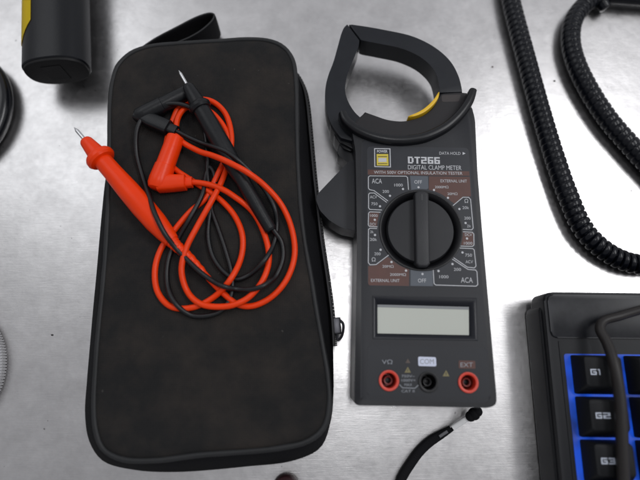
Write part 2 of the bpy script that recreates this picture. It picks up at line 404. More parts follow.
# zipper along the right-hand side
def mring(t): return ringM[int(t) % NR]
i0 = min(range(NR), key=lambda i: (ringM[i]-P(297, 76, 14)).length); i1 = min(range(NR), key=lambda i: (ringM[i]-P(333, 345, 14)).length)
zp = resample([ringM[i].copy() for i in range(min(i0, i1), max(i0, i1)+1)], 170)
bm = NB()
sweep(bm, [p+Vector((.3, 0, .2)) for p in zp], .9, 4.6, seg=10, up=Vector((0, 0, 1)), power=4)
zt = obj('zipper_tape', bm, M_zip, case, 60)
bm = NB()
for i, p in enumerate(zp):
    d = (zp[min(i+1, 169)]-zp[max(i-1, 0)]); a = math.atan2(d.y, d.x)
    box(bm, (p.x+1.3, p.y, 14.2+(.35 if i % 2 else -.35)), .8, 1.9, 1.9, a, 0)
obj('zipper_teeth', bm, M_zip, case)
pz = P(333, 326, 15); 
bm = NB(); box(bm, (pz.x+2.0, pz.y, 15.2), 4.6, 9, 5.0, R(4), .9)
sl = obj('zipper_slider', bm, M_zmetal, case)
bm = NB()
sweep(bm, catmull([pz+Vector((3.6, 3.2, 2)), pz+Vector((5.4, 1, 3)), pz+Vector((5.4, -3, 2.5)), pz+Vector((4.2, -6.4, 1)), pz+Vector((2.6, -7.6, .2)), pz+Vector((2.2, -3.5, 1.4))], 6), .75, seg=8)
obj('zipper_pull', bm, M_zmetal, sl)
# wrist loop of webbing at the top
bm = NB()
far = [(126,66),(137,52),(152,40.5),(177,27),(198,16.5),(210,13.2),(214,14.5),(213,19),(203,29),(190,37),(176,43),(163,50)]
sweep(bm, catmull([P(x, y, 21)-Vector((0, 0, 9.4)) for x, y in far], 7), .8, 9.5, seg=12, up=Vector((0, 0, 1)), power=5)
obj('wrist_loop', bm, M_strap, case, 60)
bm = NB()
sweep(bm, catmull([P(x, y, 21)-Vector((0, 0, -.1)) for x, y in far], 7), .5, .3, seg=8, up=Vector((0, 0, 1)))
obj('loop_edge', bm, M_piping, case, 60)

# ---------------------------------------------------------------- clamp meter
ZF = 34.0
cm_ = P(421, 260, 0)
meter = thing('clamp_meter', 'dark grey clamp meter marked DT266 with open jaw ring and rotary dial', 'clamp meter', (cm_.x, cm_.y, 0))
body_px = [(354.3,403),(355.5,330),(357,250),(356.3,190),(355.5,150),(352,131),(346,116),(357,126),(372,132),(400,136),(426,133),(444,125),(460,112),(471,104),(475,119),(477.3,170),
           (482,230),(487.3,290),(492,345),(496.5,396),(496.5,405),(488,408),(425,406.5),(358,405.5)]
pts = [p for p in PX(body_px, ZF)]
bm = NB(); prism(bm, rounded(pts, 3.0, 4), 0, ZF, 1.7, 4, True)
body = obj('body', bm, mat('shell_black', (.0085, .0090, .0115), .34, bump=.05, bscale=1500, var=.2, spec=.4), meter)
face_px = [(360.2,397),(361,330),(361.6,250),(361.2,190),(360.8,152),(362,139),(372,137),(400,141),(426,138),(444,130),(458,118.5),(467,110),(470.6,121),(473.2,170),
           (477.8,230),(482.8,290),(487.4,345),(491.4,392),(491.2,399.5),(484,402.8),(425,401.6),(366,400.4),(361,399.6)]
bm = NB(); prism(bm, rounded(PX(face_px, ZF), 2.6, 4), ZF-2, ZF+.12, .9, 4)
plate = obj('face_plate', bm, M_plastic, meter)
FC = True
dc = P(420.8, 230.0, ZF); DR = 21.8
def cyl(c, r, z0, z1, n=64):
    b = NB(); prism(b, [(c.x+math.cos(2*math.pi*k/n)*r, c.y+math.sin(2*math.pi*k/n)*r) for k in range(n)], z0, z1); return b
lcd_px = [(372.4,295.8),(476.4,298.2),(477.8,340.6),(372.8,338.8)]
def lcdcut():
    b = NB(); prism(b, rounded(PX(lcd_px, ZF), 1.6), ZF-3.2, ZF+5); return b
jk = [(388.8,380.5),(428.3,382),(468,382.5)]
for o_ in (body, plate): cut(o_, [cyl(dc, DR-.6, ZF-5.5, ZF+5), lcdcut()]+[cyl(P(x, y, ZF), 3.9, ZF-14, ZF+5, 40) for x, y in jk])
# face label
bm = NB(); prism(bm, rounded(PX([(367,146.5),(468.5,148),(478.8,287.5),(367.3,286)], ZF), 2.2), ZF-.3, ZF+.22, .12, 1)
lab = obj('face_label', bm, M_label, meter); cut(lab, [cyl(dc, DR-.6, ZF-5.5, ZF+5)])
z1, z2, z3 = ZF+.26, ZF+.32, ZF+.38
arcp = lambda a0, a1, n: [(420.8+42.2*math.cos(R(a0+(a1-a0)*k/n)), 230-41.0*math.sin(R(a0+(a1-a0)*k/n))) for k in range(n+1)]
for nm, m_, zq, pq in (('brown_field', M_brown, z1, [(367.8,169.6),(469.2,171.3),(469.6,175.8),(367.8,174.6)]),
        ('brown_field', M_brown, z1, [(429,176.3),(469.8,176.9),(470.9,196.3),(463.2,196.3),(454.5,203.6)]+arcp(44, 79, 8)),
        ('brown_field', M_brown, z1, [(409,286),(369.5,285.3),(368.2,283.8),(368.2,266.2),(377,265.2),(387.6,256.9)]+arcp(224, 254, 8)),
        ('brown_field', M_brown, z1, [(369.5,212.6),(379.3,212.8),(376.5,227),(369.3,227)]),
        ('brown_field', M_brown, z1, [(463,232.6),(473,233),(473.2,245.2),(461,245)]),
        ('blue_grey_field', M_label2, z1, [(410,175.8),(428,176.2),(428.4,188.2)]+arcp(82, 103, 4)),
        ('blue_grey_field', M_label2, z1, arcp(256, 286, 5)+[(432.5,271),(433,286.2),(410.5,285.8)])):
    bm = NB(); flat(bm, pq, zq); obj(nm, bm, m_, lab, recalc=False)
bm = NB()
for pl in ([(388,201),(374,190.6),(369.5,189.6),(368.4,188),(368.4,177),(369.8,175.9),(406,176.2),(407.6,177.5),(408.5,189.8)],
           [(386.7,202.4),(374.2,193),(369.8,193),(368.6,194.3),(368.6,207.8),(369.8,209.4),(382,210)],
           [(380.6,212.2),(369.8,211.9),(368.6,213.2),(368.3,225),(369.5,226.4),(377.5,226.8)],
           [(377,228.5),(369.8,228.3),(368.5,229.5),(368.3,262.5),(370,264.8),(376,264.6),(388.8,255)],
           [(453,205.6),(463,197.2),(468.6,197.3),(470.6,199.4),(473.2,228),(471.8,229.8),(462,229.4)],
           [(462,231.7),(472.3,232.2),(473.8,234),(474,245),(472.3,246.4),(458.8,246)],
           [(459.4,248),(472.8,248.6),(474.2,250),(476,266),(474.4,267.9),(467.5,267.2),(452.5,257)],
           [(451.9,258.8),(468,269.4),(475.6,270),(477,272),(477.8,284.6),(476,286.2),(435.8,285),(434,283.4),(433.2,269)]):
    line(bm, pl, z2, .40)
for x, y in ((403,189),(390,195.8),(380,206.3),(374.8,219.8),(418.5,187.3),(434,190),(448,197.8),(459.4,209),(465.6,223),(467,238.5),(462.5,252.5),(452.5,264),
             (438.5,271),(375,235),(380.6,249.8),(391.5,262),(406,270.6),(422.5,274)): dot(bm, x, y, .62, z3)
T = lambda *a, **k: text(bm, *a, **k)
for s, x0, x1, y, h in (('ACA',371.9,382,183.4,4.8),('1000',394.4,402.8,186.4,2.8),('200',382.5,389,192.8,2.8),('ACV',370,377,198.4,2.9),('750',371.3,377.5,205.2,2.8),
        ('1000',370.2,377.6,216.8,2.6),('DCV',370,376,225.4,2.6),('OFF',414.4,422,183.6,3.4),('EXTERNAL UNIT',440.6,467,182.3,2.9),('2000MΩ',435,448.5,188.2,2.6),
        ('20MΩ',447.5,457.5,195,2.6),('DATA HOLD',439.4,460.5,154.6,2.9),('Ω',464.6,468.2,202.8,4),('20k',462.5,469,209,2.8),('200',464.3,470.6,219.5,2.8),
        ('2k',467,471,227.3,2.6),('DCV',465,472,236,2.8),('1000',464,472.4,244.6,2.8),('750',465.2,472,256.6,3),('ACV',465.6,473,263.2,3),('200',453.8,461,270.8,2.9),
        ('1000',439.4,448.5,278.2,3),('ACA',461,472.8,282.6,5.2),('20k',370,377,240.8,2.8),('2k',370.2,373.6,233,2.4),('200',374.4,380.6,255.2,2.8),('Ω',371.8,375.6,261.4,4),
        ('20MΩ',382.5,393.6,267.6,2.7),('2000MΩ',390,406,275.8,2.8),('EXTERNAL UNIT',371,399.6,281.8,3),('OFF',418,426.2,282.4,3.8)):
    text(bm, s, x0, x1, y, h, z3, dy=(x1-x0)*.012)
block(bm, 'DT266', lambda x, y: P(408+x*32/34-.05*y, 163.4+x*.6/34-y*1.36, z3))
text(bm, 'DIGITAL CLAMP METER', 408, 461.5, 169.3, 4.4, z3, dy=.8, bold=0)
text(bm, 'WITH 500V OPTIONAL INSULATION TESTER', 374, 462.5, 173.6, 2.9, z3, dy=1.2, bold=0)
flat(bm, [(462.6,152),(465.6,153.4),(462.6,154.9)], z3)
obj('printed_lettering', bm, M_white, lab, recalc=False)
# maker's plate
bm = NB(); line(bm, [(374.6,148.6),(390,148.8),(390.4,167),(374.8,166.6)], z2, .5, True)
text(bm, 'POWER', 377, 387.6, 152.6, 2.6, z3, bold=.03)
flat(bm, [(378.4,158),(386.4,158),(386.6,162),(378.4,162)], z3)
obj('logo_frame', bm, M_white, lab, recalc=False)
bm = NB(); flat(bm, [(376.6,154),(388.2,154),(388.6,165.6),(376.8,165.4)], z2)
obj('logo_panel', bm, M_yel, lab, recalc=False)
bm = NB(); line(bm, [(377.8,156.6),(387.2,156.6)], z3, .35); line(bm, [(377.8,163.6),(387.4,163.6)], z3, .35)
obj('logo_bars', bm, M_label, lab, recalc=False)
# jack panel
bm = NB(); jp = rounded(PX([(368,345.3),(486.2,347.8),(490.5,397.5),(367,395.5)], ZF), 1.8)
prism(bm, jp, ZF-.3, ZF+.2, .15, 1)
jpan = obj('jack_panel', bm, M_label, meter)
jpan.data.materials[0] = mat('jack_panel_grey', (0.0210, 0.0225, 0.0270), .42, var=.12, spec=0.3)
cut(jpan, [cyl(P(x, y, ZF), 3.9, ZF-14, ZF+5, 40) for x, y in jk])
bm = NB(); zz = ZF+.25
text(bm, 'VΩ', 382, 392.5, 364, 4.4, zz+.06)
text(bm, 'EXT', 460.5, 473, 367, 4.4, zz+.12)
for s, x0, x1, y in (('750V~',401.5,415,377.4),('1000V=',401.5,415.5,381.6),('MAX',404.5,412,386),('CAT II',401.5,414.5,392.4)): text(bm, s, x0, x1, y, 2.6, zz+.06)
line(bm, [(399.5,384.5),(402.5,387.8),(415,388.2),(418.5,385)], zz+.06, .35)
obj('printed_lettering', bm, M_grey, jpan, recalc=False)
bm = NB(); prism(bm, rounded(PX([(418,356.6),(435.8,357.2),(436.3,366.4),(418.2,366)], ZF), .9), ZF, zz+.06)
obj('com_field', bm, M_com, jpan)
bm = NB(); text(bm, 'COM', 420, 434, 364, 5, zz+.12, bold=0); obj('com_lettering', bm, M_grey, jpan, recalc=False)
bm = NB(); prism(bm, rounded(PX([(458.4,360.4),(475,360.8),(475.4,368.8),(458.6,368.4)], ZF), .6), ZF, zz+.06)
obj('brown_field', bm, M_brown, jpan)
for x, y, s in ((407.7, 372.6, 3.2), (446, 376.3, 3.4)):
    bm = NB(); flat(bm, [(x-s, y), (x+s, y), (x+.1, y-2*s+.6)], zz+.04); tri = obj('warning_triangle', bm, M_tri, jpan, recalc=False)

bm = NB(); flat(bm, [(405.4,363), (410.4,363), (407.8,358.6)], zz+.04)
obj('warning_triangle', bm, mat('print_faint_brown', (.085, .06, .05), .5), jpan, recalc=False)
bm = NB()
for x, y, s in ((407.7, 372, 2.0), (446, 375.6, 2.1)): line(bm, [(x, y-2.4*s*.6), (x, y-.6)], zz+.09, .35)
obj('warning_mark', bm, M_label, jpan, recalc=False)
for i, (x, y) in enumerate(jk):
    c = P(x, y, ZF); Z = lambda z: Vector((c.x, c.y, z))
    red = i != 1; m1 = M_redj if red else M_black
    bm = NB(); lathe(bm, Z(0), Z(1), [(ZF-13, 3.8), (ZF+.5, 5.1), (ZF+.9, 5.0), (ZF+1.0, 4.4), (ZF+.7, 3.7), (ZF-12.8, 3.3)], 40)
    j = obj('red_jack' if red else 'black_jack', bm, m1, meter, 40)
    bm = NB(); lathe(bm, Z(0), Z(1), [(ZF-12.6, 2.3), (ZF-2.5, 2.3), (ZF-2.3, 2.1), (ZF-2.5, 1.5), (ZF-11, 1.5)], 24)
    obj('socket', bm, M_sock if red else M_black, j)
    bm = NB(); lathe(bm, Z(0), Z(1), [(ZF-12, 1.45), (ZF-5, 1.45), (ZF-4.9, 1.2)], 20); obj('contact', bm, M_black, j)
# lcd
lc = PX(lcd_px, ZF)
bm = NB()
def inset(q, a, b, c, d, z):   # left, right, top, bottom margins in mm
    tl, tr, br, bl = [v.copy() for v in q]
    tl.x += a; bl.x += a; tr.x -= b; br.x -= b; tl.y -= c; tr.y -= c; bl.y += d; br.y += d
    for v in (tl, tr, br, bl): v.z = z
    return [tl, tr, br, bl]
o1 = inset(lc, 0, 0, 0, 0, ZF+.4); o2 = inset(lc, .6, .6, .6, .6, ZF+.35); o2b = inset(lc, 2.1, 2.8, 3.3, 2.1, ZF-.7); o3 = inset(lc, 2.7, 3.7, 4.3, 2.8, ZF-1.7); o0 = inset(lc, -.25, -.25, -.25, -.25, ZF-.2)
RR = [[bm.verts.new(p) for p in q] for q in (o0, o1, o2, o2b, o3)]
for a, b in zip(RR, RR[1:]):
    for j in range(4): bm.faces.new((a[j], a[(j+1) % 4], b[(j+1) % 4], b[j]))
bz = obj('display_bezel', bm, M_lcdr, meter)
bm = NB(); sc_ = inset(lc, 2.5, 3.5, 4.1, 2.6, ZF-1.8); prism(bm, sc_[::-1], ZF-2.4, ZF-1.8)
obj('display_screen', bm, M_lcd, meter)
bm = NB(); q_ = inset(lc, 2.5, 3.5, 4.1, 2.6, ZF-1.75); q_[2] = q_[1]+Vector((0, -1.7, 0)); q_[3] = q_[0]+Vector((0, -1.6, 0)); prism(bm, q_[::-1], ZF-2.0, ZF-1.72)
obj('display_shadow_strip', bm, mat('shadow_grey', (.20, .21, .22), .4), meter)  # bezel's shadow on the top of the screen, painted as a grey strip
# dial
Zd = lambda z: Vector((dc.x, dc.y, z))
bm = NB(); lathe(bm, Zd(0), Zd(1), [(ZF-5, DR-1.6), (ZF-5, DR-.7), (ZF-.2, DR-.65), (ZF-.2, DR+.9), (ZF+.55, DR+.6), (ZF+.7, DR+.1), (ZF+.5, DR-.5), (ZF-2.6, DR-3.2), (ZF-4.9, DR-3.4)], 96, caps=False)
obj('dial_ring', bm, M_black, meter, 40)
bm = NB(); lathe(bm, Zd(0), Zd(1), [(ZF-5.4, DR-.8), (ZF-4.4, DR-3.2), (ZF-.6, DR-3.9), (ZF-.05, DR-4.3), (ZF, DR-5)], 96)
dl = obj('dial', bm, M_dial, meter, 40)
bm = NB(); ang = R(-2.0); L_, w_ = DR*.93, 3.7
def rot(x, y): return (dc.x+x*math.cos(ang)-y*math.sin(ang), dc.y+x*math.sin(ang)+y*math.cos(ang))
gp = [rot(-w_, -L_+1), rot(-w_*.55, -L_-.6), rot(w_*.55, -L_-.6), rot(w_, -L_+1), rot(w_, L_-1), rot(w_*.55, L_+.4), rot(-w_*.55, L_+.4), rot(-w_, L_-1)]
prism(bm, gp, ZF-3.5, ZF+4.6, 1.0, 3)
obj('dial_grip', bm, mat('grip_plastic', (0.0240, 0.0246, 0.0276), .42, bump=.2, bscale=1400, var=.12, spec=0.34), dl)
bm = NB(); q = [rot(-.35, L_-5), rot(.35, L_-5), rot(.35, L_-1.6), rot(-.35, L_-1.6)]; prism(bm, q, ZF+4.4, ZF+4.66)
obj('pointer_mark', bm, mat('pointer_faint', (0.0330, 0.0330, 0.0360), .5), dl)
# jaws
JZ0, JZ1 = 14.5, 28.5
rj = [(349.2,24.2),(385,30),(413,36.5),(435,47.5),(450.6,61.6),(458.6,77),(462.3,92),(439.6,93.2),(439,86),(435.5,72),(423,58.8),(404,49.3),(380,43.8),(361.0,40.2)]
def smoothout(px, z, r=1.0): return rounded(PX(px, z), r, 3)
def curve_out(lists, z, n=6):
    """outline from several runs, each run smoothed"""
    out = []
    for run in lists:
        q = PX(run, z); out += catmull(q, n) if len(q) > 2 else q
    res = []
    for p in out:
        if not res or (Vector(p[:2])-Vector(res[-1][:2])).length > .15: res.append(p)
    return res
bm = NB(); prism(bm, curve_out([[(349.2,24.2),(366,26.6),(385,30),(413,36.5),(435,47.5),(450.6,61.6),(458.8,77),(462.5,92)], [(439.8,93.0),(439,85),(435,71.5),(423,58.8),(404,49.3),(380,43.8),(361.0,40.2)]], JZ1),
               JZ0, JZ1, 2.0, 4, True)
obj('fixed_jaw', bm, M_jaw, meter)
bm = NB(); prism(bm, curve_out([[(347.4,24.2),(344.2,27.5),(341.6,33),(337.5,47.5),(333.2,62.5),(328.6,74.5),(325.9,85),(325.0,97.5),(327.2,113),(333,127),(341,138)], [(352,141),(366,134)], [(362,119),(355,112.4),(348.4,102),(345.2,91),(346.2,79),(350.3,67),(355.2,55),(358.6,46),(359.4,40.0)]], JZ1-.3),
               JZ0+.3, JZ1-.3, 2.2, 4, True)
obj('moving_jaw', bm, M_jaw, meter)
bm = NB(); prism(bm, curve_out([[(439.9,94.0),(462.8,92.8),(470,94)], [(474,98),(463,114),(444,129),(426,137.5),(400,141),(372,137),(357,131),(352,124)], [(359,120),(365,111.6)], [(372.5,114.9),(388,120),(404,121.3),(420,117.5),(431,110.5),(437.5,102)]], JZ1+.1),
               JZ0-3, JZ1+.1, 1.2, 3, True)
jb = obj('jaw_base', bm, M_base, meter)
bm = NB(); prism(bm, rounded(PX([(441.5,95.2),(461,94.4),(459,101.5),(442,102)], JZ1+.1), 1.2), JZ1-.5, JZ1+.16)
obj('brown_mark', bm, mat('brown_tint', (0.0294, 0.0224, 0.0217), .5, var=.3, vscale=200), jb)
bm = NB(); yp = catmull([P(x, y, 27) for x, y in ((407,120.2),(414,118.2),(422,114.4),(430,107.8),(435.2,101.2),(437.3,96.0))], 8)
sweep(bm, yp, lambda t: .3+1.0*math.sin(math.pi*min(1, t*1.0))**.6 if 0 < t < 1 else .3, 4.5, seg=12, up=Vector((0, 0, 1)), power=4)
obj('yellow_insert', bm, M_yelr, meter, 50)
# finger guard between jaws and body
gpx = [(342.6,109.5),(345.6,117),(356,126.4),(371,133.4),(386,137),(400,138.2),(413,137.4),(426,134.8),(444,126.6),(455,118.3),(464,108.6),(471,97.6),(475,87.0)]
bm = NB(); sweep(bm, catmull([P(x, y, 38)-Vector((0, 0, 6.3)) for x, y in gpx], 8), lambda t: 3.0-.7*abs(2*t-1)**6, lambda t: 6.3-1.2*abs(2*t-1)**4, seg=20, up=Vector((0, 0, 1)), power=3)
obj('finger_guard', bm, M_guard, meter, 70)
# trigger lever and its hinge steps
tz = 25
bm = NB(); prism(bm, rounded(PX([(349.5,160.5),(317.0,194.5),(316.3,201),(320,210.5),(329,220),(341,227.5),(362,232),(362,160)], tz), 1.5), 9, tz, 1.2, 3, True)
obj('trigger', bm, M_plastic, meter)
for q, zt_ in (([(327,110),(330.5,126),(340,142),(357,151),(357,118)], 25.0), ([(341.5,139),(338.6,146),(336.8,154),(347,162),(361,168),(361,140)], 21.0), ([(334,127),(334.2,136),(343,148),(352,152),(352,132)], 22.8)):
    bm = NB(); prism(bm, rounded(PX(q, zt_), 1.4), 8, zt_, 1.2, 3, True)
    obj('hinge_block', bm, M_guard, meter)

# ---------------------------------------------------------------- wrist cord of the meter
wc = thing('wrist_cord', 'black cord with silver crimp tied to the lower right corner of the clamp meter', 'cord', P(450, 425, 0))
bm = NB(); k_ = P(474, 414, 9)
for dx, dy, dz, r in ((0, 0, 0, 3.3), (1.6, 1.3, 1, 2.7), (-1.8, -1.2, -.5, 2.8)):
    bmesh.ops.create_icosphere(bm, subdivisions=3, radius=r); 
    for v in bm.verts[-162:] if False else []: pass
    bm.verts.ensure_lookup_table()
    for v in bm.verts[len(bm.verts)-162*1:]: v.co += k_+Vector((dx, dy, dz))
obj('knot', bm, M_strap, wc, 80)
bm = NB(); sweep(bm, catmull([P(478,409,12), P(476,412,10), P(471,417,8), P(464,421,6), P(456,426,4.5), P(450,431,4)], 6), 1.0, seg=10)
obj('cord', bm, M_strap, wc, 80)
bm = NB(); sweep(bm, catmull([P(467.5,418.2,7.6), P(460,423,6.2), P(452.5,428,5.2)], 4), 1.55, 1.2, seg=14, power=3); obj('crimp', bm, mat('crimp_silver', (.80, .80, .80), .35), wc, 60)
bm = NB()
pw = [(451,428.5,4.6),(442,434,3.6),(430,441.5,3),(419,452,2.6),(411,463,2.6),(404,474,2.6),(398,486,2.6),(392,500,2.6)]
sweep(bm, catmull([P(*p) for p in pw], 8), lambda t: 1.7+.9*min(1, t*4)-(.3 if t > .8 else 0), lambda t: 1.5+.5*min(1, t*3), seg=14, power=2.4)
ob = obj('woven_loop', bm, M_strap, wc, 80)
bm = NB(); sweep(bm, catmull([P(447.5,431.4,6.4), P(443,434.2,6.0), P(439.5,436.6,5.7)], 4), .8, .35, seg=8); obj('loop_gap', bm, mat('cord_grey', (.12, .12, .13), .5), wc)

# ---------------------------------------------------------------- test leads on the case
ZC = 31.2
def cable(px, r, z_default=ZC+2.0):
    return catmull([P(p[0], p[1], (p[2] if len(p) > 2 else z_default)) for p in px], 9)
red = thing('red_test_lead', 'red test lead with probe and angled plug coiled on the black case', 'test lead', P(200, 220, ZC))
rr = 1.58; z = ZC+rr
rp = [(190,182,z+3.4),(198,182.6,z+3.2),(211,185,z+3.4),(224,190,z+4.2),(233,195.6,z+3.6),(252,211,z+1),(264,233,z+.6),(269,258,z+.6),(263,280,z+2.6),(249,297,z+3),(236,304,z+3.4),(224,306.6,z+3),(202,304.5,z+3),
      (188,292.5,z+.8),(181.6,271,z+2.6),(186,249,z+3.6),(197,227,z+3.8),(211,202,z+4.6),(221,183,z+2.2),(228,163,z),(231.5,137,z),(225,113,z),(211,101,z+.4),(194,100,z+.4),(180,106,z+.4),(173,120,z),(167,140,z),
      (166,155,z),(174,168,z),(188,178,z),(205,189,z+.6),(220.6,200,z+.8),(234.7,216,z),(242.5,236,z),(241,258,z),(230,280,z+3.4),(214,297,z+.2),(192.5,307.5,z+.2),(171,306.6,z),(158,292.5,z),
      (155,270.6,z),(161,249,z),(177,227,z),(191,211,z),(206,198,z),(216,178,z-.2),(225,158,z-.2),(228,137,z-.2),(217,117.5,z),(204,108.5,z+.4),(188,107,z+1.2),(178,118,z+3.0),(178,137,z+3.2),
      (198,150.8,z+5.4),(211,155,z+9),(222.6,159.5,z+12.4),(234,165,z+13.2),(246,171.5,z+12),(264,185,z+6.5),(281.5,205,z+1.6),(292,230,z+.2),(294.5,256,z),(286,280.6,z),(270,298,z),(252,306,z),(238,304.5,z),(223,293,z),(212,282,z+.1),(203.5,272.5,z+.3)]
bm = NB(); sweep(bm, cable(rp, rr), rr, seg=14); obj('cable', bm, M_red, red, 80)
# probe
a, b = P(76, 129.5, ZC+7.5), P(172, 241, ZC+5)
bm = NB(); lathe(bm, a, b, [(.10, 2.9), (.112, 3.5), (.125, 3.7), (.22, 4.9), (.235, 5.0), (.24, 7.2), (.255, 7.9), (.275, 7.9), (.29, 7.0), (.295, 5.0), (.40, 5.2), (.55, 5.9), (.70, 6.2), (.84, 5.9), (.93, 5.0), (1.0, 3.9)], 32, .95)
hd = obj('probe_handle', bm, M_redp, red, 30)
bm = NB(); lathe(bm, a, b, [(-.02, .1), (0, .7), (.012, 1.05), (.13, 1.05)], 16); obj('probe_tip', bm, M_steel, red, 50)
dirv = (b-a).normalized()
bm = NB(); c2 = P(203.5, 272.5, ZC+1.9)
sweep(bm, catmull([b-dirv*2, b+dirv*3-Vector((0, 0, .6)), P(188, 256, ZC+3.0), c2], 18), lambda t: 3.8-1.95*t+.14*math.cos(t*60), seg=18)
obj('strain_relief', bm, M_redp, red, 30)
# angled plug
e0, e1, e2 = P(176, 136.5, ZC+6.0), P(158.5, 184, ZC+5.6), P(192.5, 182.2, ZC+5.2)
bm = NB(); lathe(bm, e0, e1, [(0, 3.4), (.01, 4.6), (.04, 4.9), (.62, 5.1), (.63, 5.5), (.90, 5.9), (1.02, 5.7), (1.09, 4.8), (1.12, 3.0)], 28)
obj('plug_barrel', bm, M_redp, red, 40)
bm = NB(); lathe(bm, e0+(e0-e1).normalized()*.3, e0+(e1-e0).normalized()*.4, [(0, 2.2), (1, 2.2)], 20); obj('plug_bore', bm, mat('dark_bore', (.10, .01, .01), .5), red)
bm = NB(); d_ = (e2-e1)
sweep(bm, [e1+d_*t for t in (0, .1, .2, .35, .5, .65, .80, .82, .97, 1.0)], lambda t: 4.6 if t < .3 else (4.6-1.6*(t-.3) if t < .75 else 2.9), lambda t: 4.4 if t < .75 else 2.6, seg=20, power=3.6)
obj('plug_arm', bm, M_redp, red, 40)

blk = thing('black_test_lead', 'black test lead with probe and plug wound through the red lead on the case', 'test lead', P(215, 180, ZC))
br_ = 1.32; z = ZC+br_
bp_ = [(175,130.5,z+4.6),(186,136,z+4),(202,143,z+3.5),(216,147.5,z+8.5),(226,151.5,z+10.2),(237,159.5,z+10.2),(247,168.5,z+7.5),(256,178.5,z+5),(267,193,z+3.6),(274.5,208,z+3),(277,224,z),(274,243,z),(264,261,z+4.0),(249,275,z+.4),(236,279,z+.4),(224,272,z),
      (213,257,z),(208.5,240,z),(208.5,224,z),(212,203,z),(215,186,z),(213.5,172,z-.2),(209.5,167,z-.2),(206.5,174,z),(202.5,194,z+2.8),(190,218,z+3.6),(178,239,z+.3),(169,258,z),(167.3,283,z),(176,304,z+3),(191,315,z),
      (208,315.5,z),(222,310,z),(231,296,z),(232,276,z),(226,252,z),(218,228,z),(211,208,z),(208,180,z),(207,150,z),(203,125,z),(194,110,z+4.4),(182,104.5,z+5),(166,104,z+5.6),
      (149,111,z+5.4),(138,127,z+4.4),(136.5,152,z+1),(143,178,z+.5),(149,196,z+6),(155,214,z+10.4),(165,234,z+9),(175,247,z+5),(186,258.5,z+3.6),(199,271,z+3.6),(212,280.5,z+3.2),(224,286.5,z+5.8),(237,289,z+2),(250,289.5,z+4.6),(262,286.4,z+6.6),(269,282,z+4.6),
      (276,276,z+.8),(283,258,z),(281.5,242,z),(275,232,z+1.4),(269,224,z+3)]
bm = NB(); sweep(bm, cable(bp_, br_), br_, seg=12); obj('cable', bm, M_blk, blk, 80)
a, b = P(180, 72.5, ZC+9.5), P(271.5, 231, ZC+4.2)
bm = NB(); lathe(bm, a, b, [(.085, 2.4), (.095, 3.2), (.11, 3.5), (.205, 4.6), (.21, 5.6), (.222, 6.4), (.236, 6.4), (.248, 5.6), (.25, 4.8), (.35, 5.2), (.5, 5.2), (.62, 4.7), (.64, 4.5), (.80, 3.9), (.99, 3.3), (1.0, 2.6)], 30)
obj('probe_handle', bm, M_blkp, blk, 30)
bm = NB(); lathe(bm, a, b, [(-.015, .1), (0, .6), (.01, .95), (.10, .95)], 16); obj('probe_tip', bm, M_steel, blk, 50)
e0, e1, e2 = P(190, 91.5, ZC+4.4), P(140.5, 116.5, ZC+4.2), P(177, 131.5, ZC+5.4)
bm = NB(); lathe(bm, e0, e1, [(0, 3.0), (.01, 4.0), (.05, 4.4), (.55, 4.6), (.56, 5.0), (.9, 5.1), (1.02, 4.9), (1.07, 3.8)], 26); obj('plug_barrel', bm, M_blkp, blk, 40)
bm = NB(); d_ = (e2-e1)
sweep(bm, [e1+d_*t for t in (-.1, -.09, .1, .28, .3, .5, .62, .78, .8, .97, 1.0)], lambda t: 3.4 if t < .28 else (4.2 if t < .75 else 2.9), lambda t: 3.6 if t < .75 else 2.5, seg=20, power=4)
obj('plug_arm', bm, M_blkp, blk, 40)

# ---------------------------------------------------------------- coiled cord
cc = thing('coiled_cord', 'thick black coiled cord looping down through the upper right corner', 'cord', P(570, 120, 0))
hr = 6.0
cA = [(507,-30),(509,-12),(511.5,4),(521,41),(531,78),(541.5,115.6),(553.5,155),(567.5,195),(583,229),(599,246.5),(619,259),(640,264.5),(664,262),(684,246),(690,224),(678,198),(657,175),(633,149),(608,120),(589,91),(575.5,63),(570.5,41),(574,19),(587,3),(604,-6)]
cz = [hr+.3]*len(cA)
path = catmull([P(x, y, 6) for x, y in cA], 10)
for p in path: p.z = hr+.2
tot = sum((b-a).length for a, b in zip(path, path[1:])); nst = int(tot/.21); fine = resample(path, nst)
pitch = 4.0; bm = NB(); prev = None
nst = int(tot/(pitch/12)); fine = resample(path, nst); SG = 26
for i, p in enumerate(fine):
    t = (fine[min(i+1, nst-1)]-fine[max(0, i-1)]).normalized(); s = t.cross(Vector((0, 0, 1))).normalized(); u = s.cross(t); ring = []
    q = i*tot/(nst-1); loose = max(0, 1-abs(q/tot-.53)/.17)
    for j in range(SG):
        th = 2*math.pi*j/SG; ph = (q/pitch+j/SG+.06*noise.noise(Vector((q*.05, 0, 3)))) % 1.0; x = min(ph, 1-ph)
        rad = hr+.12*noise.noise(Vector((q*.2, j*.3, 0)))-(.65+1.6*loose)*math.exp(-(x/(.085+.05*loose))**2)-.12*(1-2*x)**2-.7*loose*(1-2*x)**2
        ring.append(bm.verts.new(p+s*math.cos(th)*rad+u*math.sin(th)*rad))
    if prev:
        for j in range(SG): bm.faces.new((prev[j], prev[(j+1) % SG], ring[(j+1) % SG], ring[j]))
    prev = ring
obj('coil', bm, M_coil, cc, 80)
bm = NB(); lathe(bm, P(597, -3, 7), P(606, 9, 6), [(0, 3), (.1, 4.2), (.45, 4.4), (.5, 3.4), (.56, 3.4), (.6, 4.2), (.92, 3.8), (1.0, 2.6)], 22); obj('end_plug', bm, M_coil, cc, 40)
